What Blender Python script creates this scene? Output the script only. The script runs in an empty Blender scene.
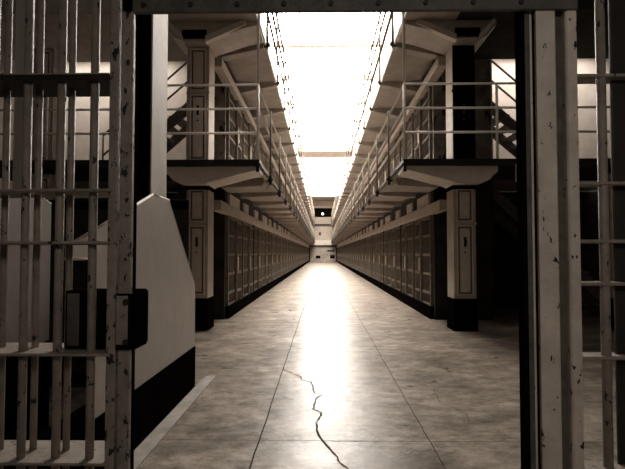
import bpy, bmesh, math, random
from mathutils import Vector, Matrix
random.seed(7)
S = bpy.context.scene
COL = S.collection
D = bpy.data

# ------------------------------------------------------------------ measures (metres)
EYE = 1.40                 # camera height
GATE = 1.80                # distance of the gate plane
XL, XR = -2.07, 2.37       # faces of the two cell rows
EL, ER = -1.13, 1.45       # free edges of the walkways
Y0 = 9.10                  # near end of the walkways
YC = 11.10                 # first cell
YF = 80.0                  # far wall
PITCH = 2.15               # width of one cell
NC = 32
DECK = {2: (2.93, 3.03), 3: (5.52, 5.88)}
CEIL = 9.40

# ------------------------------------------------------------------ materials
def mat(name, col, rough=0.6, var=0.25, scale=6.0, chip=None, chipcol=(0.012, 0.008, 0.006), chipscale=30,
        spec=0.4, bump=0.15, streak=1.0, metal=0.0):
    m = D.materials.new(name); m.use_nodes = True
    nt = m.node_tree; N = nt.nodes; L = nt.links
    b = N['Principled BSDF']
    tc = N.new('ShaderNodeTexCoord'); mp = N.new('ShaderNodeMapping')
    mp.inputs['Scale'].default_value = (1, 1, streak)
    L.new(tc.outputs['Object'], mp.inputs['Vector'])
    n = N.new('ShaderNodeTexNoise'); n.inputs['Scale'].default_value = scale
    n.inputs['Detail'].default_value = 8; n.inputs['Roughness'].default_value = 0.65
    L.new(mp.outputs['Vector'], n.inputs['Vector'])
    r = N.new('ShaderNodeValToRGB')
    r.color_ramp.elements[0].position = 0.3; r.color_ramp.elements[1].position = 0.72
    r.color_ramp.elements[0].color = tuple(c * (1 - var) for c in col) + (1,)
    r.color_ramp.elements[1].color = tuple(min(1, c * (1 + var * .5)) for c in col) + (1,)
    L.new(n.outputs['Fac'], r.inputs['Fac'])
    out = r.outputs['Color']
    if chip is not None:
        n2 = N.new('ShaderNodeTexNoise'); n2.inputs['Scale'].default_value = chipscale
        n2.inputs['Detail'].default_value = 3; n2.inputs['Roughness'].default_value = 0.6
        mp2 = N.new('ShaderNodeMapping'); mp2.inputs['Scale'].default_value = (1, 1, .55)
        L.new(tc.outputs['Object'], mp2.inputs['Vector']); L.new(mp2.outputs['Vector'], n2.inputs['Vector'])
        r2 = N.new('ShaderNodeValToRGB')
        r2.color_ramp.elements[0].position = chip; r2.color_ramp.elements[1].position = chip + 0.025
        r2.color_ramp.elements[0].color = (0, 0, 0, 1); r2.color_ramp.elements[1].color = (1, 1, 1, 1)
        L.new(n2.outputs['Fac'], r2.inputs['Fac'])
        mx = N.new('ShaderNodeMixRGB'); mx.inputs['Color2'].default_value = chipcol + (1,)
        L.new(r2.outputs['Color'], mx.inputs['Fac']); L.new(out, mx.inputs['Color1'])
        out = mx.outputs['Color']
    L.new(out, b.inputs['Base Color'])
    b.inputs['Roughness'].default_value = rough
    b.inputs['Specular IOR Level'].default_value = spec
    b.inputs['Metallic'].default_value = metal
    if bump:
        bp = N.new('ShaderNodeBump'); bp.inputs['Strength'].default_value = bump; bp.inputs['Distance'].default_value = 0.01
        n3 = N.new('ShaderNodeTexNoise'); n3.inputs['Scale'].default_value = scale * 9; n3.inputs['Detail'].default_value = 4
        L.new(tc.outputs['Object'], n3.inputs['Vector'])
        L.new(n3.outputs['Fac'], bp.inputs['Height']); L.new(bp.outputs['Normal'], b.inputs['Normal'])
    return m

def sep(v, warm=1.0):          # a sepia tone of reflectance v
    return (v, v * (1 - .15 * warm), v * (1 - .29 * warm))

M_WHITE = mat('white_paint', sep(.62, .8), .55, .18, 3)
M_BRIGHT = mat('fascia_white_paint', sep(.80, .6), .5, .1, 3)
M_CONC = mat('painted_concrete', sep(.36, .9), .7, .28, 2.2)
M_PANEL = mat('sheet_panel_paint', sep(.41, .8), .5, .12, 5)
M_GROOVE_SHADE = mat('groove_shade_paint', sep(.14), .8, .5, 12, spec=.1)  # recess shade of the pilaster panels, painted as dark lines
M_MOULD_LIT = mat('moulding_lit_paint', sep(.58), .45, .2, 6)  # paler than the shaft, to paint light on the panel edges
M_PIL = mat('pilaster_paint', sep(.42), .5, .25, 5)
M_BLACK = mat('black_paint_and_shade', (.005, .004, .0035), .9, .3, 5, spec=0)
M_DARK = mat('dark_plate', (.030, .023, .018), .55, .5, 4, spec=.25)
M_GATE = mat('worn_gate_paint', sep(.27, 1.15), .5, .35, 14, chip=.64, chipscale=38, bump=.3)
M_STILE = mat('chipped_gate_stile_paint', sep(.27, 1.15), .5, .35, 14, chip=.575, chipscale=36, bump=.3)
M_JAMB = mat('jamb_paint', sep(.62, 1), .5, .3, 9, chip=.64, chipscale=36, bump=.2)
M_GROOVE = mat('jamb_groove_rust', sep(.12), .7, .5, 20, spec=.2)
M_IRON = mat('black_iron', (.020, .015, .012), .5, .6, 20, bump=.3, spec=.3)
M_RUST = mat('rusty_header', sep(.10, 1.2), .55, .6, 9, bump=.3)
M_RAIL = mat('rail_paint', sep(.85, .6), .4, .15, 12)
M_POST = mat('post_dull_paint', sep(.13), .6, .3, 12, spec=.1)
M_RAIL_BACKLIT = mat('backlit_rail_paint', sep(.055), .6, .3, 12, spec=.1)  # backlit upper rails: silhouette darkness put into the colour
M_RIB = mat('skylight_rib_paint', sep(.40, .8), .7, .2, 3)
M_LOW = mat('dim_far_plaster', sep(.36), .8, .4, 1.2)
M_CELL = mat('cell_bar_paint', sep(.17), .7, .4, 10, spec=.1)
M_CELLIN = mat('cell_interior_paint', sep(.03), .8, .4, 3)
M_GLOOM = mat('shade_dark_plaster', sep(.035), .9, .5, 2, spec=.1)  # shade of the dark recesses put into the plaster colour
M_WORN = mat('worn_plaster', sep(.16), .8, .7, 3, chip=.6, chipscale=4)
M_TREAD = mat('stair_steel', sep(.12), .6, .4, 8)
M_FAR = mat('far_wall_plaster', sep(.45), .7, .25, .8)

def glow(name, col, s):
    m = D.materials.new(name); m.use_nodes = True
    nt = m.node_tree; nt.nodes.clear()
    e = nt.nodes.new('ShaderNodeEmission'); o = nt.nodes.new('ShaderNodeOutputMaterial')
    tc = nt.nodes.new('ShaderNodeTexCoord'); n = nt.nodes.new('ShaderNodeTexNoise'); n.inputs['Scale'].default_value = .7
    r = nt.nodes.new('ShaderNodeValToRGB')
    r.color_ramp.elements[0].color = tuple(c * .85 for c in col) + (1,); r.color_ramp.elements[1].color = col + (1,)
    nt.links.new(tc.outputs['Object'], n.inputs['Vector']); nt.links.new(n.outputs['Fac'], r.inputs['Fac'])
    nt.links.new(r.outputs['Color'], e.inputs['Color'])
    e.inputs['Strength'].default_value = s
    nt.links.new(e.outputs['Emission'], o.inputs['Surface'])
    return m
M_SKY = glow('daylit_skylight_glass', (1, .93, .85), 33)
M_LAMP = glow('lit_lamp_glass', (1, .93, .85), 6)
M_SIGNLAMP = glow('lit_sign_glass', (1, .93, .85), .7)

def floor_mat():
    m = D.materials.new('worn_concrete_floor'); m.use_nodes = True
    nt = m.node_tree; N = nt.nodes; L = nt.links; b = N['Principled BSDF']
    tc = N.new('ShaderNodeTexCoord')
    def noise(scale, det, rough=.6, sc=(1, 1, 1)):
        mp = N.new('ShaderNodeMapping'); mp.inputs['Scale'].default_value = sc
        L.new(tc.outputs['Object'], mp.inputs['Vector'])
        n = N.new('ShaderNodeTexNoise'); n.inputs['Scale'].default_value = scale
        n.inputs['Detail'].default_value = det; n.inputs['Roughness'].default_value = rough
        L.new(mp.outputs['Vector'], n.inputs['Vector']); return n
    def ramp(src, p0, c0, p1, c1):
        r = N.new('ShaderNodeValToRGB'); e = r.color_ramp.elements
        e[0].position = p0; e[0].color = c0 + (1,); e[1].position = p1; e[1].color = c1 + (1,)
        L.new(src.outputs['Fac'], r.inputs['Fac']); return r
    a = ramp(noise(1.1, 9, .68), .32, sep(.17), .70, sep(.58))
    s = ramp(noise(5, 10, .75, (1, 1.6, 1)), .36, (.40, .38, .35), .60, (1, 1, 1))
    sp = ramp(noise(26, 4, .7), .30, (.35, .33, .3), .42, (1, 1, 1))
    m1 = N.new('ShaderNodeMixRGB'); m1.blend_type = 'MULTIPLY'; m1.inputs['Fac'].default_value = .75
    L.new(a.outputs['Color'], m1.inputs['Color1']); L.new(s.outputs['Color'], m1.inputs['Color2'])
    st = ramp(noise(3.1, 12, .8, (1, 1.3, 1)), .44, (1, 1, 1), .62, (.20, .18, .16))
    m3 = N.new('ShaderNodeMixRGB'); m3.blend_type = 'MULTIPLY'; m3.inputs['Fac'].default_value = .8
    L.new(m1.outputs['Color'], m3.inputs['Color1']); L.new(st.outputs['Color'], m3.inputs['Color2']); m1 = m3
    m2 = N.new('ShaderNodeMixRGB'); m2.blend_type = 'MULTIPLY'; m2.inputs['Fac'].default_value = .6
    L.new(m1.outputs['Color'], m2.inputs['Color1']); L.new(sp.outputs['Color'], m2.inputs['Color2'])
    L.new(m2.outputs['Color'], b.inputs['Base Color'])
    rr = ramp(noise(2.3, 7, .7), .3, (.25, .25, .25), .7, (.38, .38, .38))
    L.new(rr.outputs['Color'], b.inputs['Roughness'])
    b.inputs['Specular IOR Level'].default_value = .075
    bp = N.new('ShaderNodeBump'); bp.inputs['Strength'].default_value = .3; bp.inputs['Distance'].default_value = .01
    L.new(noise(9, 6, .7).outputs['Fac'], bp.inputs['Height']); L.new(bp.outputs['Normal'], b.inputs['Normal'])
    return m
M_FLOOR = floor_mat()
M_CRACK = mat('crack_dark', (.012, .009, .007), .9, .3, 30, bump=0, spec=.1)
M_JOINT = mat('joint_dirt', sep(.035), .9, .6, 6, bump=0, spec=.1)
M_KERB = mat('pale_cement_strip', sep(.25), .7, .4, 6)

# ------------------------------------------------------------------ mesh builder
class B:
    def __init__(s): s.bm = bmesh.new()
    def box(s, x0, x1, y0, y1, z0, z1):
        x0, x1 = sorted((x0, x1)); y0, y1 = sorted((y0, y1)); z0, z1 = sorted((z0, z1))
        v = [s.bm.verts.new(p) for p in ((x0,y0,z0),(x1,y0,z0),(x1,y1,z0),(x0,y1,z0),(x0,y0,z1),(x1,y0,z1),(x1,y1,z1),(x0,y1,z1))]
        for f in ((3,2,1,0),(4,5,6,7),(0,1,5,4),(1,2,6,5),(2,3,7,6),(3,0,4,7)):
            s.bm.faces.new([v[i] for i in f])
        return s
    def tube(s, p, q, r, n=10, r2=None):
        p = Vector(p); q = Vector(q); d = (q - p).normalized()
        u = d.orthogonal().normalized(); w = d.cross(u); r2 = r if r2 is None else r2
        a = []; b = []
        for i in range(n):
            t = 2 * math.pi * i / n; o = u * math.cos(t) + w * math.sin(t)
            a.append(s.bm.verts.new(p + o * r)); b.append(s.bm.verts.new(q + o * r2))
        for i in range(n):
            f = s.bm.faces.new((a[i], a[(i+1) % n], b[(i+1) % n], b[i])); f.smooth = True
        s.bm.faces.new(a[::-1]); s.bm.faces.new(b)
        return s
    def prism(s, prof, axis, a, b):        # profile in the two other axes (in x,y,z order), extruded along axis
        def pt(u, v, t): return {'x': (t, u, v), 'y': (u, t, v), 'z': (u, v, t)}[axis]
        va = [s.bm.verts.new(pt(u, v, a)) for u, v in prof]; vb = [s.bm.verts.new(pt(u, v, b)) for u, v in prof]
        n = len(prof)
        for i in range(n): s.bm.faces.new((va[i], va[(i+1) % n], vb[(i+1) % n], vb[i]))
        s.bm.faces.new(va[::-1]); s.bm.faces.new(vb)
        return s
    def ball(s, c, r, u=10, v=7):
        g = bmesh.ops.create_uvsphere(s.bm, u_segments=u, v_segments=v, radius=r, matrix=Matrix.Translation(c))
        for vv in g['verts']:
            for f in vv.link_faces: f.smooth = True
        return s

def wloc(o):
    v = Vector((0, 0, 0))
    while o is not None: v = v + o.location; o = o.parent
    return v
def obj(name, b, m, parent=None, bev=0, label=None):
    me = D.meshes.new(name); bmesh.ops.recalc_face_normals(b.bm, faces=b.bm.faces[:])
    off = wloc(parent) if parent else Vector((0, 0, 0))
    if parent: bmesh.ops.translate(b.bm, verts=b.bm.verts[:], vec=-off)
    b.bm.to_mesh(me); b.bm.free(); me.materials.append(m)
    o = D.objects.new(name, me); COL.objects.link(o)
    if parent: o.parent = parent
    if bev:
        md = o.modifiers.new('bevel', 'BEVEL'); md.width = bev; md.segments = 2; md.limit_method = 'ANGLE'
    if label: o['label'] = label
    return o
def struct(name, b, m, parent=None, bev=0):
    o = obj(name, b, m, parent, bev)
    if not parent: o['kind'] = 'structure'
    return o
def tag(o, label, cat, group=None):
    o['label'] = label; o['category'] = cat
    if group: o['group'] = group
    return o
def thing(name, label, cat, loc=(0, 0, 0), group=None):
    o = D.objects.new(name, None); o.empty_display_size = .1; COL.objects.link(o); o.location = loc
    return tag(o, label, cat, group)
def copy_tree(o, parent=None):
    c = o.copy(); COL.objects.link(c)
    if parent: c.parent = parent
    for ch in o.children: copy_tree(ch, c)
    return c

# ------------------------------------------------------------------ floor
PX0, PX1, PY0, PY1 = -2.2, -1.36, 2.2, 5.4      # opening of the stair going down
fl = struct('floor', B().box(-9, PX0, -2, YF + .3, -.2, 0).box(PX1, 9, -2, YF + .3, -.2, 0).box(PX0, PX1, -2, PY0, -.2, 0).box(PX0, PX1, PY1, YF + .3, -.2, 0), M_FLOOR)
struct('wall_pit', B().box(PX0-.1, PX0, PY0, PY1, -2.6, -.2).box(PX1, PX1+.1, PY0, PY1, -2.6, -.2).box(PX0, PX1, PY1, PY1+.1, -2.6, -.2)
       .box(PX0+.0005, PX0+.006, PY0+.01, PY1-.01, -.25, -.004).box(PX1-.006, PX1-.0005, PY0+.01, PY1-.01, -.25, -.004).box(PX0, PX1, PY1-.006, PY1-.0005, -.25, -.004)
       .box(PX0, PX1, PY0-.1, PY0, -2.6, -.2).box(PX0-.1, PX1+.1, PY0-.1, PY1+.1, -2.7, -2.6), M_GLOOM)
st = D.objects.new('staircase', None); COL.objects.link(st); st.location = (-1.78, 3.8, -2.6)
st['label'] = 'dark stair flight going down in the pit behind the left gate bars'; st['category'] = 'staircase'
for i in range(11):
    y = PY1 - .14 - i*.27; z = -.2 - i*.21
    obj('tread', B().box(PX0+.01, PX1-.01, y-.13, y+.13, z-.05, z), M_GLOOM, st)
def ribbon(pts, widths, z=.0015):
    b = B(); L = []; R = []
    for i, p in enumerate(pts):
        a = Vector(pts[max(i-1, 0)]); c = Vector(pts[min(i+1, len(pts)-1)])
        d = (c - a).normalized(); n = Vector((-d.y, d.x)); w = widths[i] if isinstance(widths, list) else widths
        L.append(b.bm.verts.new((p[0] + n.x*w/2, p[1] + n.y*w/2, z))); R.append(b.bm.verts.new((p[0] - n.x*w/2, p[1] - n.y*w/2, z)))
    for i in range(len(pts)-1): b.bm.faces.new((L[i], L[i+1], R[i+1], R[i]))
    return b
def jitter(p, q, n, a):
    out = []
    for i in range(n+1):
        t = i/n; out.append((p[0] + (q[0]-p[0])*t + random.uniform(-a, a), p[1] + (q[1]-p[1])*t + random.uniform(-a, a)))
    return out
struct('joint', ribbon(jitter((-.47, 2.0), (-.47, 40), 160, .004), .012), M_JOINT, fl)
struct('joint', ribbon(jitter((.80, 2.0), (.80, 40), 160, .004), .007), M_JOINT, fl)
for yy in (3.93, 7.4, 10.9, 14.4, 18):
    struct('joint', ribbon(jitter((-1.25, yy), (2.3, yy), 30, .004), .007 if yy < 4 else .006), M_JOINT, fl)
crack = [(-.47,6.35),(-.45,6.27),(-.36,6.12),(-.245,5.95),(-.225,5.78),(-.12,5.70),(-.10,5.50),(-.075,5.23),(.0,5.20),(-.055,5.07),
         (-.068,4.86),(-.082,4.72),(-.01,4.62),(-.01,4.55),(-.047,4.34),(-.035,4.11),(.035,3.83),(.095,3.66),(.12,3.52),(.2,3.35)]
cj = []
for i in range(len(crack)-1):
    for k in range(4):
        t = k/4; cj.append((crack[i][0]*(1-t) + crack[i+1][0]*t + random.uniform(-.006, .006), crack[i][1]*(1-t) + crack[i+1][1]*t + random.uniform(-.008, .008)))
struct('crack', ribbon(cj, [random.uniform(.006, .019) for _ in cj], .003), M_CRACK, fl)
for pts in ([(-1.1,5.4),(-.9,5.2),(-.72,5.22),(-.5,5.1)], [(1.0,5.9),(1.15,5.4),(1.1,5.0),(1.25,4.6),(1.2,4.3)], [(.45,3.6),(.7,3.75),(1.0,3.7)]):
    pj = []
    for i in range(len(pts)-1):
        for k in range(5):
            t = k/5; pj.append((pts[i][0]*(1-t)+pts[i+1][0]*t + random.uniform(-.012,.012), pts[i][1]*(1-t)+pts[i+1][1]*t + random.uniform(-.012,.012)))
    struct('crack', ribbon(pj, [random.uniform(.002, .006) for _ in pj], .002), M_JOINT, fl)
struct('baseboard_left', B().box(-1.325, -1.20, 3.0, 5.9, 0, .012), M_KERB, None, .004)

# ------------------------------------------------------------------ shell: ceiling, skylights, far wall, side walls
b = B(); b.box(-9, -2.0, 8.0, YF, CEIL, CEIL+.25); b.box(2.3, 9, 8.0, YF, CEIL, CEIL+.25)
b.box(-2.0, 2.3, 8.0, 12.0, CEIL, CEIL+.25); b.box(-2.0, 2.3, 39.4, 42.3, CEIL-.25, CEIL+.25); b.box(-2.0, 2.3, 73, YF, CEIL, CEIL+.25)
struct('ceiling', b, M_CONC)
wn = 1; tn = 1
for (a, c) in ((12.0, 39.4), (42.3, 73.0)):
    n = 7; st = (c - a)/n
    for i in range(n):
        struct('window_%d' % wn, B().box(-2.0, 2.3, a + i*st + .12, a + (i+1)*st - .12, CEIL+.14, CEIL+.17), M_SKY); wn += 1
    for i in range(n+1):
        struct('trim_%d' % tn, B().box(-2.0, 2.3, a + i*st - .12, a + i*st + .12, CEIL-.02, CEIL+.2), M_RIB); tn += 1
struct('wall_far_base', B().box(XL, XR, YF-.05, YF-.001, 0, 2.4), M_LOW)
struct('wall_far', B().box(-9, 9, YF, YF+.3, 0, CEIL+.2), M_FAR)
struct('trim_30', B().box(-2.0, 2.3, YF-.25, YF, 8.35, 8.6), M_WHITE)
struct('trim_31', B().box(-2.0, 2.3, YF-.35, YF, 5.62, 5.85), M_DARK)
struct('trim_32', B().box(-2.0, 2.3, YF-.45, YF, 2.62, 3.35), M_WHITE)
struct('trim_33', B().box(XL, XR, YF-.3, YF, 2.35, 2.6).box(XL, XL+.25, YF-.3, YF, 0, 2.4).box(XR-.25, XR, YF-.3, YF, 0, 2.4), M_DARK)
struct('dark_recess_1', B().box(-1.5, 1.75, YF-.06, YF, 6.95, 8.3), M_BLACK)  # flat black sheet paints the dark of a recess
t = thing('ceiling_lamp', 'small lit round lamp in the dark recess high on the far end wall', 'lamp', (.1, YF-.35, 7.4))
obj('lamp_globe', B().ball((.1, YF-.35, 7.4), .17), M_LAMP, t); obj('bracket', B().tube((.1, YF-.06, 7.4), (.1, YF-.3, 7.4), .04), M_DARK, t)
struct('window_40', B().box(-.95, -.25, YF-.1, YF, .55, 1.0), M_BLACK)
struct('window_41', B().box(1.25, 1.95, YF-.1, YF, .55, 1.1), M_BLACK)
struct('window_42', B().box(.8, 1.9, YF-.1, YF, 1.6, 1.85), M_BLACK)
struct('window_43', B().box(-.5, -.15, YF-.06, YF, 4.1, 4.6), M_DARK)
struct('wall_left', B().box(-9.2, -9, -2, 14, 0, CEIL), M_CONC)
struct('wall_right', B().box(9, 9.2, -2, 14, 0, CEIL), M_CONC)

# ------------------------------------------------------------------ cell blocks (masonry), one per side
DP = {-1: .80, 1: 1.22}
for side, X, sg in (('left', XL, -1), ('right', XR, 1)):
    dp = DP[sg]
    def sx(d): return X + sg*d         # d metres into the block
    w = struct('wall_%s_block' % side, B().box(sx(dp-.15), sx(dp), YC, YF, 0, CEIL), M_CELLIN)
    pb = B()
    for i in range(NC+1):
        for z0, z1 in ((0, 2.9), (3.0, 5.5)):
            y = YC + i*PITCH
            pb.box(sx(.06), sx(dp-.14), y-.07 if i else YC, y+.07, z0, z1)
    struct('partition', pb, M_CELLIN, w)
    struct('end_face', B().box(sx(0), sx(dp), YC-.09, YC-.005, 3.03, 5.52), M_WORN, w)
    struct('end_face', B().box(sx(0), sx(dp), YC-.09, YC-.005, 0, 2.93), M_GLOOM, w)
    struct('tier_slab', B().box(sx(.0), sx(dp-.15), YC, YF, 2.86, 3.0), M_CONC, w)
    struct('upper_wall', B().box(sx(.0), sx(.2), YC, YF, 5.6, CEIL), M_CONC, w)
    qb = B()
    for i in range(2, NC, 2):
        y = YC + i*PITCH
        for z0, z1 in ((0, 2.22), (3.0, 5.02)): qb.box(sx(-.045), sx(.06), y-.28, y+.11, z0, z1)
    struct('gap_shade', qb, M_BLACK, w)  # flat black strips paint the shade of the gaps between cells
    # deep ledge over the ground-floor cells, and over the second tier
    lb = B().box(sx(-.13), sx(.06), 9.95, YF, 2.22, 2.42)
    tr = struct('trim_%d' % (50 if sg < 0 else 51), lb, M_PIL, None, .01)
    struct('trim_%d' % (52 if sg < 0 else 53), B().box(sx(-.13), sx(.06), 9.95, YF, 5.02, 5.2), M_PIL, None, .01)
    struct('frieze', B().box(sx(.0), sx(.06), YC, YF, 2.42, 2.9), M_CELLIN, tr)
    tp = B()
    for i in range(NC):
        y = YC + i*PITCH
        tp.box(sx(-.05), sx(.0), y+.25, y+(1.0 if i % 3 else 1.6), 2.43, 2.70)
    struct('white_patch', tp, M_WHITE, tr)  # white blocks in the band between ledge and walkway
    # stair bay behind the end walkway
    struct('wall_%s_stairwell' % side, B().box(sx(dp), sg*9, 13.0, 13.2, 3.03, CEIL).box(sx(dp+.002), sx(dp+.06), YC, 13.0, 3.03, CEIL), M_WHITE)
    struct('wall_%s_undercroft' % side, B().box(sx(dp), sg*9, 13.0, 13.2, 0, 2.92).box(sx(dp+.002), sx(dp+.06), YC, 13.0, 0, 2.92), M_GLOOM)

# ------------------------------------------------------------------ cell fronts
def cell_front(full, X, sg):
    r = D.objects.new('cell_front', None); r.empty_display_size = .1; COL.objects.link(r)
    H = 2.20; W = PITCH
    x = 0.0
    def bars(y0, y1, n, parent, z0=.1, z1=H-.02):
        ys = [y0 + (i+.5)*(y1-y0)/n for i in range(n)]
        if full:
            for y in ys: obj('bar', B().tube((x, y, z0), (x, y, z1), .017, 8), M_CELL, parent)
        else:
            q = B()
            for y in ys: q.box(x-.015, x+.015, y-.015, y+.015, z0, z1)
            obj('grille', q, M_CELL, parent)
    fr = B()
    fr.box(x-.04, x+.04, .08, .16, 0, H+.02).box(x-.04, x+.04, 1.02, 1.08, 0, H+.02).box(x-.04, x+.04, 1.72, 1.80, 0, H+.02)
    fr.box(x-.04, x+.04, .08, 1.80, .2, .30).box(x-.04, x+.04, .08, 1.80, H-.06, H+.02)
    obj('frame', fr, M_CELL, r)
    obj('threshold', B().box(x-sg*.085, x+sg*.04, -.048, 2.098, 0, .26), M_BLACK, r)
    bars(.16, 1.02, 7, r)
    cb = B()
    for z in (.52, .94, 1.36, 1.78): cb.box(x-.028, x+.028, .16, 1.02, z-.03, z+.03)
    obj('crossbar', cb, M_CELL, r)
    dr = B(); xo = x - sg*.05
    dr.box(xo-.02, xo+.02, 1.04, 1.10, .08, H-.06).box(xo-.02, xo+.02, 1.70, 1.76, .08, H-.06)
    for z in (.12, .52, .94, 1.36, 1.78, H-.09): dr.box(xo-.025, xo+.025, 1.04, 1.76, z-.03, z+.03)
    d = obj('door', dr, M_CELL, r)
    q = []
    for i in range(5):
        y = 1.10 + (i+.5)*.12
        if full: obj('bar', B().tube((xo, y, .1), (xo, y, H-.08), .015, 8), M_CELL, d)
        else: q.append(y)
    if q:
        g = B()
        for y in q: g.box(xo-.014, xo+.014, y-.014, y+.014, .1, H-.08)
        obj('grille', g, M_CELL, d)
    obj('lock_plate', B().box(xo-.04, xo+.04, 1.06, 1.20, .98, 1.30), M_PIL, d, .006)
    ORD = None
    return r
def ordn(n):
    return {1: 'first', 2: 'second', 3: 'third', 4: 'fourth', 5: 'fifth', 6: 'sixth', 7: 'seventh', 8: 'eighth', 9: 'ninth', 10: 'tenth'}[n]
for side, X, sg in (('left', XL, -1), ('right', XR, 1)):
    pf = cell_front(True, X, sg); ps = cell_front(False, X, sg)
    usedf = useds = False
    for tier, zb in ((1, 0.0), (2, 3.03)):
        for i in range(NC):
            near = i < (4 if tier == 1 else 3)
            if near: o = copy_tree(pf) if usedf else pf; usedf = True
            else: o = copy_tree(ps) if useds else ps; useds = True
            o.location = (X + sg*.0, YC + i*PITCH + .05, zb)
            where = 'ground-floor' if tier == 1 else 'upper-tier'
            under = 'under the walkway' if tier == 1 else 'behind the walkway railing'
            if i < 10:
                tag(o, 'barred steel cell front, %s %s one from the near %s pilaster, %s' % (ordn(i+1), where, side, under), 'cell front',
                    '%s cell fronts along the %s side' % (where, side))
            else:
                tag(o, 'tiny distant %s cell front of bars in the far run along the %s side' % (where, side), 'cell front',
                    'distant %s cell fronts along the %s side' % (where, side))

# ------------------------------------------------------------------ pilasters at the ends of the cell blocks
def pilaster(x0, x1, y0, y1, z0, z1, inner, plinth, label, split=None, m=M_PIL, lock=True):
    r = thing('pilaster', label, 'pilaster', ((x0+x1)/2, (y0+y1)/2, z0))
    zp = z0 + plinth
    obj('shaft', B().box(x0, x1, y0, y1, zp if plinth else z0, z1), m, r, .008)
    if plinth: obj('plinth', B().box(x0-.015, x1+.015, y0-.02, y1+.015, z0, zp), M_BLACK, r, .008)
    zs = split if split else (zp + z1)/2
    w = x1 - x0
    for a, c in ((zp+.06, zs-.03), (zs+.03, z1-.06)):
        f = B(); xa, xb = x0+.05, x1-.05
        t = .028; yo = y0 - .018
        f.box(xa, xb, yo, y0, a, a+t).box(xa, xb, yo, y0, c-t, c).box(xa, xa+t, yo, y0, a, c).box(xb-t, xb, yo, y0, a, c)
        f.box(xa+.065, xb-.065, y0-.012, y0, a+.065, c-.065)
        p = obj('panel', f, M_MOULD_LIT if m is M_PIL else m, r, .004)
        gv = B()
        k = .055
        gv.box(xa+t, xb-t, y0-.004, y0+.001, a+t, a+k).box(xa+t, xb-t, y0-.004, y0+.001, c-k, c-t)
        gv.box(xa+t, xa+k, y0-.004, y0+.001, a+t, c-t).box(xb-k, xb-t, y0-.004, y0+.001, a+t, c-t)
        obj('groove_shade', gv, M_GROOVE_SHADE, p)
    f = B().box(x0-.012, x1+.012, y0-.024, y0, zs-.022, zs+.022)
    obj('rail_moulding', f, m, r, .004)
    if lock:
        xm = (x0+x1)/2; zl = zs - .33
        lk = obj('lock', B().box(xm-.022, xm+.022, y0-.03, y0-.01, zl-.09, zl+.09), M_IRON, r, .004)
        hb = B()
        for i in range(6):
            t0 = math.pi*i/6; t1 = math.pi*(i+1)/6
            hb.tube((xm+.03*math.sin(t0)-.01, y0-.045, zl+.08*math.cos(t0)), (xm+.03*math.sin(t1)-.01, y0-.045, zl+.08*math.cos(t1)), .009, 6)
        obj('handle', hb, M_IRON, lk)
        obj('keyhole', B().tube((xm, y0-.026, zl-.19), (xm, y0-.01, zl-.19), .016, 8), M_IRON, r)
    return r
for side, sg, xi in (('left', -1, XL), ('right', 1, XR)):
    xo = xi + sg*.40
    a, c = sorted((xi, xo))
    pilaster(a, c, 9.4, 9.9, 0, 2.62, xi, .58, 'panelled ground-floor pilaster with black plinth and keyhole at end of %s cell row' % side, 1.93)
    up = pilaster(a, c, 9.4, 9.9, 3.03, 5.215, xi, 0, 'panelled upper-tier pilaster behind railing at end of %s cell row' % side, 4.34)
    if sg > 0:  # shade on the right upper front is painted black
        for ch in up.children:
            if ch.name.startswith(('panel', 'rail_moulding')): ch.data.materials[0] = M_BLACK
        obj('facing', B().box(a+.01, c+.01, 9.392, 9.399, 3.05, 5.20), M_BLACK, up, 0, 'front face with shade painted black')
    xo2 = -4.95 if sg < 0 else 5.25
    a, c = sorted((xo2, xo2 + sg*.38))
    if sg < 0:
        pilaster(a, c, 9.4, 9.9, 3.03, 5.20, xo2, 0, 'outer upper pilaster seen between the bars of the left gate', 4.34, lock=False)
    pilaster(a, c, 9.4, 9.9, 0, 2.85, xo2, .58, 'outer ground-floor pilaster behind the %s' % ('left gate bars' if sg < 0 else 'right grille post'), 1.93, lock=False)

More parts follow.
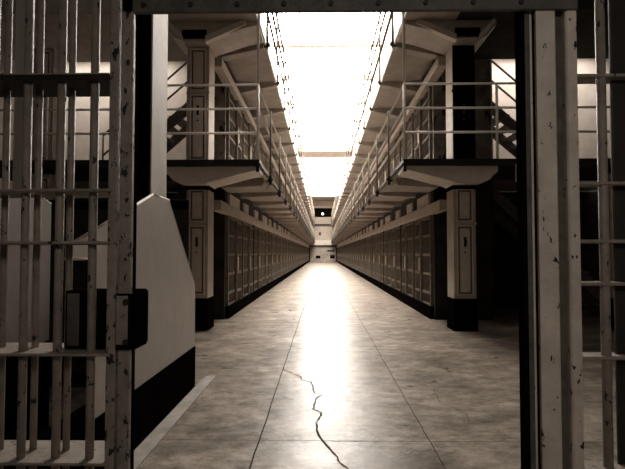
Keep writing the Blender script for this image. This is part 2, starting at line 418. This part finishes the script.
# ------------------------------------------------------------------ walkways
for side, sg, xi, xe in (('left', -1, XL, EL), ('right', 1, XR, ER)):
    for tier in (2, 3):
        z0, z1 = DECK[tier]
        r = thing('walkway', '%s concrete walkway cantilevered along the %s cell row' % ('lower' if tier == 2 else 'upper', side), 'walkway', (xe, Y0, z0))
        obj('deck', B().box(xe, xi, Y0 if tier == 2 else Y0-.35, YF-.5, z0, z1), M_CONC, r, .01)
        # end walkway across the block end
        xx = sg*6.6
        ew = thing('end_walkway', '%s end walkway crossing the near end of the %s cell block' % ('lower' if tier == 2 else 'upper', side), 'walkway', (xi, Y0, z0))
        obj('deck', B().box(xi + sg*.002, xx, Y0 if tier == 2 else Y0-.35, 11.0, z1-.10 if tier == 2 else z0, z1), M_DARK if tier == 2 else (M_GLOOM if sg > 0 else M_CONC), ew, .008)  # right upper deck coloured dark for its shaded underside
        if tier == 2: obj('landing', B().box(xi + sg*(DP[sg]+.07), xx, 11.0, 12.99, z1-.10, z1), M_CONC, ew)
        if tier == 2: obj('edge_plate', B().box(xi + sg*.002, xx, Y0-.03, Y0+.0, z1-.10, z1+.015), M_IRON, ew)
        if tier == 2: obj('edge_plate', B().box(xe-sg*.03, xi, Y0-.03, Y0, z1-.10, z1+.015).box(xe-sg*.03, xe, Y0, YF-.5, z1-.055, z1+.015), M_IRON, r)
        else: obj('fascia', B().box(xe-sg*.03, xe, Y0, YF-.5, z0, z1+.015), M_BRIGHT, r)
        # corbel at the near end over the pilaster
        dz = .33 if tier == 2 else .36
        pb = z0 - dz + (.02 if tier == 2 else .02)
        pil_i, pil_o = xi - sg*.02, xi + sg*.42
        xo = sg*(abs(xi) + .72)
        prof = [(xe, z0), (xe, z0-.06), (xe + sg*.30, z0-.13)]
        prof += [(pil_i - sg*.05, pb+.03), (pil_i, pb), (pil_o, pb)]
        prof += [(pil_o + sg*.16, pb+.07), (xo - sg*.08, z0-.16), (xo - sg*.02, z0-.12), (xo, z0-.06), (xo, z0)]
        cb_ = thing('corbel', '%s flaring concrete corbel on top of the %s %s pilaster' % ('lower' if tier == 2 else 'upper', side, 'ground-floor' if tier == 2 else 'upper-tier'), 'corbel', (pil_i, Y0+.02, pb))
        ec = obj('body', B().prism(prof, 'y', Y0+.02 if tier == 2 else Y0, Y0+.80), M_WHITE if tier == 2 else M_PIL, cb_, .012)
        if tier == 3:
            for u, v in (((pil_i + sg*.02, pb), (xe + sg*.22, z0-.02)), ((pil_o - sg*.02, pb), (xo - sg*.05, z0-.02))):
                q = B(); q.prism([(u[0], u[1]-.04), (v[0], v[1]-.05), (v[0], v[1]+.05), (u[0], u[1]+.07)], 'y', Y0-.05, Y0+.09)
                obj('lit_edge', q, M_WHITE, ec, .004)  # white strip paints the light along the corbel's sloping edge
        obj('capital_shade', B().box(pil_i, pil_o, Y0+.26 if tier == 2 else Y0-.03, Y0+.82, pb-.07 if tier == 2 else pb+.035, pb+.04 if tier == 2 else pb+.19), M_BLACK, cb_)  # black block paints the shadow above the pilaster
        for i in range(30):
            y = (10.9 if tier == 2 else 10.2) + 2.3*i
            xw = xi - sg*.005
            hb_ = .26 if tier == 3 else .13
            if tier == 2 and i == 0:
                obj('cross_beam', B().prism([(xw, z0), (xw, z0-.20), (xe + sg*.10, z0-.16), (xe + sg*.06, z0-.10), (xe + sg*.06, z0)], 'y', 10.55, 11.5), M_CONC, r, .01)
                continue
            pr = [(xw, z0), (xw, z0-hb_), (xi - sg*.10, z0-hb_), (xe + sg*.02, z0-min(.09, hb_-.05)), (xe + sg*.02, z0)]
            obj('bracket', B().prism(pr, 'y', y-.12, y+.12), M_CONC, r, .008)
        # ---- railing
        g = thing('railing', 'three-rail pipe railing along the %s %s walkway' % ('lower' if tier == 2 else 'upper', side), 'railing', (xe, Y0, z1))
        hs = (.49, .92, 1.35) if tier == 2 else (.50, 1.0, 1.45)
        xr = xe - sg*.0
        ge = thing('end_railing', 'three-rail pipe railing across the %s end of the %s cell block' % ('lower' if tier == 2 else 'upper', side), 'railing', (sg*4, Y0, z1))
        mr = M_RAIL if tier == 2 else M_RAIL_BACKLIT
        for h in hs:
            obj('rail', B().tube((xr, Y0, z1+h), (xr, YF-.6, z1+h), .024 if tier == 2 else .028, 8), mr, g)
            obj('rail', B().tube((xr + sg*.02, Y0, z1+h), (sg*6.6, Y0, z1+h), .022, 8), M_RAIL, ge)
        n = 31
        for i in range(n):
            y = Y0 if i == 0 else (10.9 if tier == 2 else 10.2) + 2.3*(i-1)
            xp = xr if i == 0 else xe - sg*.045
            if i > 0 or tier == 2:
                p = obj('post', B().tube((xp, y, z0-.06 if i else z0), (xp, y, z1+hs[2]+.02), .025 if i == 0 else .02, 8), M_RAIL if i == 0 else M_POST, g)
                fb = B().ball((xp - sg*.01, y, z0+.02), .052)
                if tier == 2: fb.box(xp-.03, xp+.03, y-.04, y+.04, z0-.10, z0+.08)
                fb.tube((xp - sg*.01, y, z0+.02), (xe + sg*.03, y, z0-.02), .028, 8)
                obj('foot_bracket', fb, M_IRON, p)
            else:
                obj('post', B().tube((xp, y, DECK[2][1]+1.3, ), (xp, y, z1+hs[2]+.02), .025, 8), M_RAIL, g)
        for xq in (sg*3.07, sg*4.9, sg*6.55):
            obj('post', B().tube((xq, Y0, z1), (xq, Y0, z1+hs[2]+.01), .024, 8), M_RAIL, ge)

# ------------------------------------------------------------------ stairs in the end bays
for side, sg in (('left', -1), ('right', 1)):
    r = thing('staircase', 'steel stair flight with double handrail against the bright wall behind %s upper pilaster' % side, 'staircase', (sg*4.6, 11.8, 3.03))
    xa, za = sg*(abs(XL if sg < 0 else XR)+DP[sg]+.08), 4.72
    def zt(x): return za - .88*(abs(x) - abs(xa))
    xb = sg*(abs(xa) + (za-3.05)/.88)
    for y in (11.35, 12.35):
        obj('stringer', B().prism([(xa, za+.05), (xa, za-.25), (xb - sg*.25, 3.04), (xb, 3.04), (xb, 3.10)], 'y', y-.02, y+.02), M_TREAD, r)
    nst = 9
    for i in range(nst):
        x = xa + (xb-xa)*(i+.5)/nst
        obj('tread', B().box(x-.13, x+.13, 11.37, 12.33, zt(x)-.03, zt(x)), M_TREAD, r)
    for y in (11.35,):
        for h in (.50, .95):
            obj('handrail', B().tube((xa, y, za+h), (xb, y, 3.05+h), .024, 8), M_TREAD, r)
        for xq in (xa + sg*.02, xb):
            obj('post', B().tube((xq, y, zt(xq)-.02), (xq, y, zt(xq)+.97), .022, 8), M_TREAD, r)
    r = thing('staircase', 'dim stair flight in the dark ground-floor recess beyond the %s pilaster' % side, 'staircase', (sg*4.6, 11.8, 0))
    xa = sg*(abs(XL if sg < 0 else XR)+DP[sg]+.1); xb = sg*6.6
    def zt2(x): return 2.9 - 2.8*(abs(x)-abs(xa))/(abs(xb)-abs(xa))
    for y in (11.35, 12.35):
        obj('stringer', B().prism([(xa, 2.9), (xa, 2.6), (xb - sg*.3, 0), (xb, 0), (xb, .1)], 'y', y-.02, y+.02), M_TREAD, r)
    for i in range(14):
        x = xa + (xb-xa)*(i+.5)/14
        obj('tread', B().box(x-.12, x+.12, 11.37, 12.33, zt2(x)-.03, zt2(x)), M_TREAD, r)
r = thing('wall_light', 'small boxed light with two lit panes at the walkway edge by the right jamb', 'light', (3.42, Y0-.06, 2.80))
obj('housing', B().box(3.36, 3.48, Y0-.10, Y0-.03, 2.63, 2.94), M_PIL, r, .005)
for z in (2.83, 2.73): obj('pane', B().box(3.375, 3.465, Y0-.108, Y0-.10, z-.04, z+.04), M_SIGNLAMP, r)

# ------------------------------------------------------------------ guard panels round the stairwell, with columns
def guard(x, prof, label, kick=.43):
    r = thing('guard_panel', label, 'panel', (x, 4.2, 0))
    obj('sheet', B().prism(prof, 'x', x-.018, x), M_PANEL, r, .003)
    ys = [p[0] for p in prof if p[1] == 0]
    obj('kick_band', B().box(x-.024, x+.006, min(ys), max(ys)+.004, 0, kick), M_BLACK, r)
    top = [p for p in prof if p[1] > 1.0]
    e = B()
    for p, q in zip(prof, prof[1:]):
        if p[1] > 1.0 and q[1] > 1.0: e.tube((x-.009, p[0], p[1]), (x-.009, q[0], q[1]), .011, 6)
    obj('edge_trim', e, M_WHITE, r)
    return r
guard(-1.33, [(2.7, 1.43), (4.07, 1.86), (4.5, 1.86), (5.45, 1.06), (5.45, 0), (3.02, 0), (3.02, 1.37), (2.7, 1.37)],
      'pale sheet guard panel with sloping top and black kick band left of the corridor')
guard(-2.2, [(2.3, 1.74), (3.95, 1.86), (4.18, 1.80), (4.18, 0), (2.3, 0)],
      'pale guard panel seen only between the bars of the left gate', .70)
r = thing('blackout_board', 'added dark board blacking out the far end of the stairwell behind the pale guard panel', 'board', (-2.4, 5.44, 0))
obj('board', B().box(-3.5, -1.40, 5.43, 5.455, 0, 1.96), M_GLOOM, r, .003)  # added dark sheet that blacks out the lit floor beyond
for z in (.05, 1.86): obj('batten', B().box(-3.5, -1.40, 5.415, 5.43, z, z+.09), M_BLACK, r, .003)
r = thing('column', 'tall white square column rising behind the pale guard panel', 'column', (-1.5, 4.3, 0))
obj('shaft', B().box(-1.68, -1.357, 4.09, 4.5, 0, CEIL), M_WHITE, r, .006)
obj('dark_front', B().box(-1.68, -1.368, 4.072, 4.088, 0, CEIL), M_BLACK, r, 0, 'dark front face')  # thin black sheet over the column's near side
r = thing('column', 'slim pale column at far left behind the gate bars', 'column', (-2.37, 4.05, 0))
obj('shaft', B().box(-2.42, -2.32, 4.0, 4.1, 0, CEIL), M_WHITE, r, .006)
obj('base_collar', B().box(-2.44, -2.30, 3.98, 4.12, 0, .2), M_BLACK, r, .004)

# ------------------------------------------------------------------ the gate wall: frame, sliding gate, fixed grille
fr = thing('gate_frame', 'steel frame around the gateway with fluted right jamb and bolted rusty header', 'gate frame', (0, GATE, 0))
obj('left_post', B().box(-.697, -.655, GATE-.03, GATE-.005, 0, 2.7), M_STILE, fr, .004)
obj('post_reveal', B().box(-.697, -.668, GATE-.005, GATE+.06, 0, 2.7), M_BLACK, fr)  # black box behind the post, forming its inner side
J = -.024
prof = [(.728, GATE+.0), (.757, GATE-.0), (.757, GATE+.008), (.762, GATE+.008), (.762, GATE-.02), (.826, GATE-.02), (.832, GATE-.012), (.832, GATE+.02),
        (.864, GATE+.02), (.864, GATE-.012), (.87, GATE-.02), (.900, GATE-.02), (.903, GATE-.016), (.903, GATE+.04), (.728, GATE+.04)]
prof = [(u+J, v) for u, v in prof]
obj('jamb', B().prism(prof, 'z', 0, 2.7), M_JAMB, fr, .003)
obj('jamb_groove', B().box(.833+J, .863+J, GATE+.012, GATE+.022, 0, 2.7), M_GROOVE, fr)
obj('rust_strip', B().box(.7295+J, .7465+J, GATE-.003, GATE+.006, 0, 2.7), M_GROOVE, fr)
obj('seam', B().box(.755+J, .763+J, GATE-.004, GATE+.01, 0, 2.7), M_BLACK, fr)
obj('jamb_reveal', B().box(.712+J, .729+J, GATE-.004, GATE+.042, 0, 2.7), M_BLACK, fr)  # black sheet over the inner side of the jamb
h = obj('header', B().box(-.697, .879, GATE-.03, GATE-.012, 2.236, 2.75).box(-.697, .879, GATE-.012, GATE+.08, 2.32, 2.75), M_RUST, fr, .004)
for i in range(9):
    obj('bolt', B().tube((-.62+.163*i, GATE-.037, 2.262), (-.62+.163*i, GATE-.028, 2.262), .009, 8), M_IRON, h)

def crossplate(x0, x1, z, y0=GATE-.045, y1=GATE+.17, t=.010):
    b = B(); b.box(x0, x1, y0, y1, z-t, z+t); return b
g = thing('barred_gate', 'open sliding gate of worn round bars with lock box at far left', 'gate', (-1.1, GATE, 0))
obj('stile', B().box(-.735, -.703, GATE-.035, GATE+.015, 0, 2.7), M_STILE, g, .004)
for z in (2.01, 1.615, 1.435, 1.055, .69, .33):
    if z == 2.01:
        cbx = obj('crossbar', B().box(-1.7, -.735, GATE-.04, GATE+.16, z-.012, z+.006), M_IRON, g, .004)  # dark colour paints the shade under this bar
        obj('lit_edge_strip', B().box(-1.7, -.735, GATE-.043, GATE+.05, z+.006, z+.011), M_GATE, cbx)  # paler strip paints the bar's lit top edge
    else:
        obj('crossbar', crossplate(-1.7, -.72, z, t=.005), M_GATE, g, .003)
for x in (-1.398, -1.278, -1.158, -1.038, -.918, -.800):
    obj('bar', B().tube((x, GATE, 0), (x, GATE, 2.7), .0148, 12), M_GATE, g)
    if x < -.85: obj('rear_bar', B().tube((x, GATE+.075, 0), (x, GATE+.075, 2.7), .0125, 12), M_GATE, g)
lk = obj('lock_box', B().box(-.905, -.650, GATE+.022, GATE+.135, 1.062, 1.268), M_BLACK, g, .006)
obj('lock_plate', B().box(-.698, -.650, GATE-.042, GATE-.030, 1.072, 1.262).box(-.653, -.645, GATE-.04, GATE+.13, 1.072, 1.262), M_BLACK, lk, .003)
obj('hasp', B().box(-.697, -.657, GATE-.046, GATE-.042, 1.09, 1.255), M_GATE, lk, .002)
for z in (1.10, 1.235): obj('bolt', B().tube((-.662, GATE-.054, z), (-.662, GATE-.044, z), .010, 8), M_IRON, lk)
obj('cover_plate', B().box(-.895, -.852, GATE+.015, GATE+.023, 1.075, 1.258), M_RUST, lk, .003)

g = thing('fixed_grille', 'fixed barred grille at far right beside the fluted jamb', 'grille', (1.2, GATE, 0))
for z in (2.02, 1.642, 1.44, 1.293, 1.04, .66, .33):
    obj('crossbar', crossplate(.882, 1.75, z, GATE+.01, GATE+.09, .006), M_GATE, g, .003)
obj('bar', B().tube((.983, GATE+.03, 0), (.983, GATE+.03, 2.7), .0165, 12), M_GATE, g)
obj('post', B().box(1.03, 1.12, GATE+.05, GATE+.065, 0, 2.7), M_DARK, g, .004)
for x in (1.19, 1.31, 1.43, 1.55):
    obj('bar', B().tube((x, GATE+.03, 0), (x, GATE+.03, 2.7), .0165, 12), M_GATE, g)

# ------------------------------------------------------------------ light
def area(name, loc, rot, sx, sy, e, col=(1, .93, .86)):
    l = D.lights.new(name, 'AREA'); l.shape = 'RECTANGLE'; l.size = sx; l.size_y = sy; l.energy = e; l.color = col
    o = D.objects.new(name, l); COL.objects.link(o); o.location = loc; o.rotation_euler = rot; return o
area('stair_fill_right', (5.3, 12.2, 6.3), (0, 0, 0), 3.0, 1.0, 95)  # unseen added lamp that brightens the stair wall
area('stair_fill_left', (-5.3, 12.2, 6.3), (0, 0, 0), 3.0, 1.0, 75)  # same added fill for the left stair wall
area('hall_fill_light', (0.6, 7.2, 8.8), (0, 0, 0), 1.5, 1.5, 29)  # added overhead fill, set so the deck shades the recess floor
area('gate_fill_light', (.5, -.7, 2.7), (math.radians(35), 0, 0), .5, .4, 15)  # added lamp behind the camera to brighten the gate fronts
w = D.worlds.new('world'); S.world = w; w.use_nodes = True
w.node_tree.nodes['Background'].inputs['Color'].default_value = (1, .93, .86, 1)
w.node_tree.nodes['Background'].inputs['Strength'].default_value = .035

# ------------------------------------------------------------------ camera
cam = D.cameras.new('camera'); co = D.objects.new('camera', cam); COL.objects.link(co)
F = 520.0
cam.sensor_fit = 'HORIZONTAL'; cam.sensor_width = 36; cam.lens = F/625*36; cam.clip_start = .05; cam.clip_end = 300
co.location = (0, 0, EYE)
co.rotation_euler = (math.radians(90) + math.atan(18.5/F), 0, math.atan(9.5/F))
S.camera = co
S.view_settings.view_transform = 'Standard'; S.view_settings.look = 'None'
S.view_settings.exposure = 0; S.view_settings.gamma = 1; S.view_settings.use_curve_mapping = False
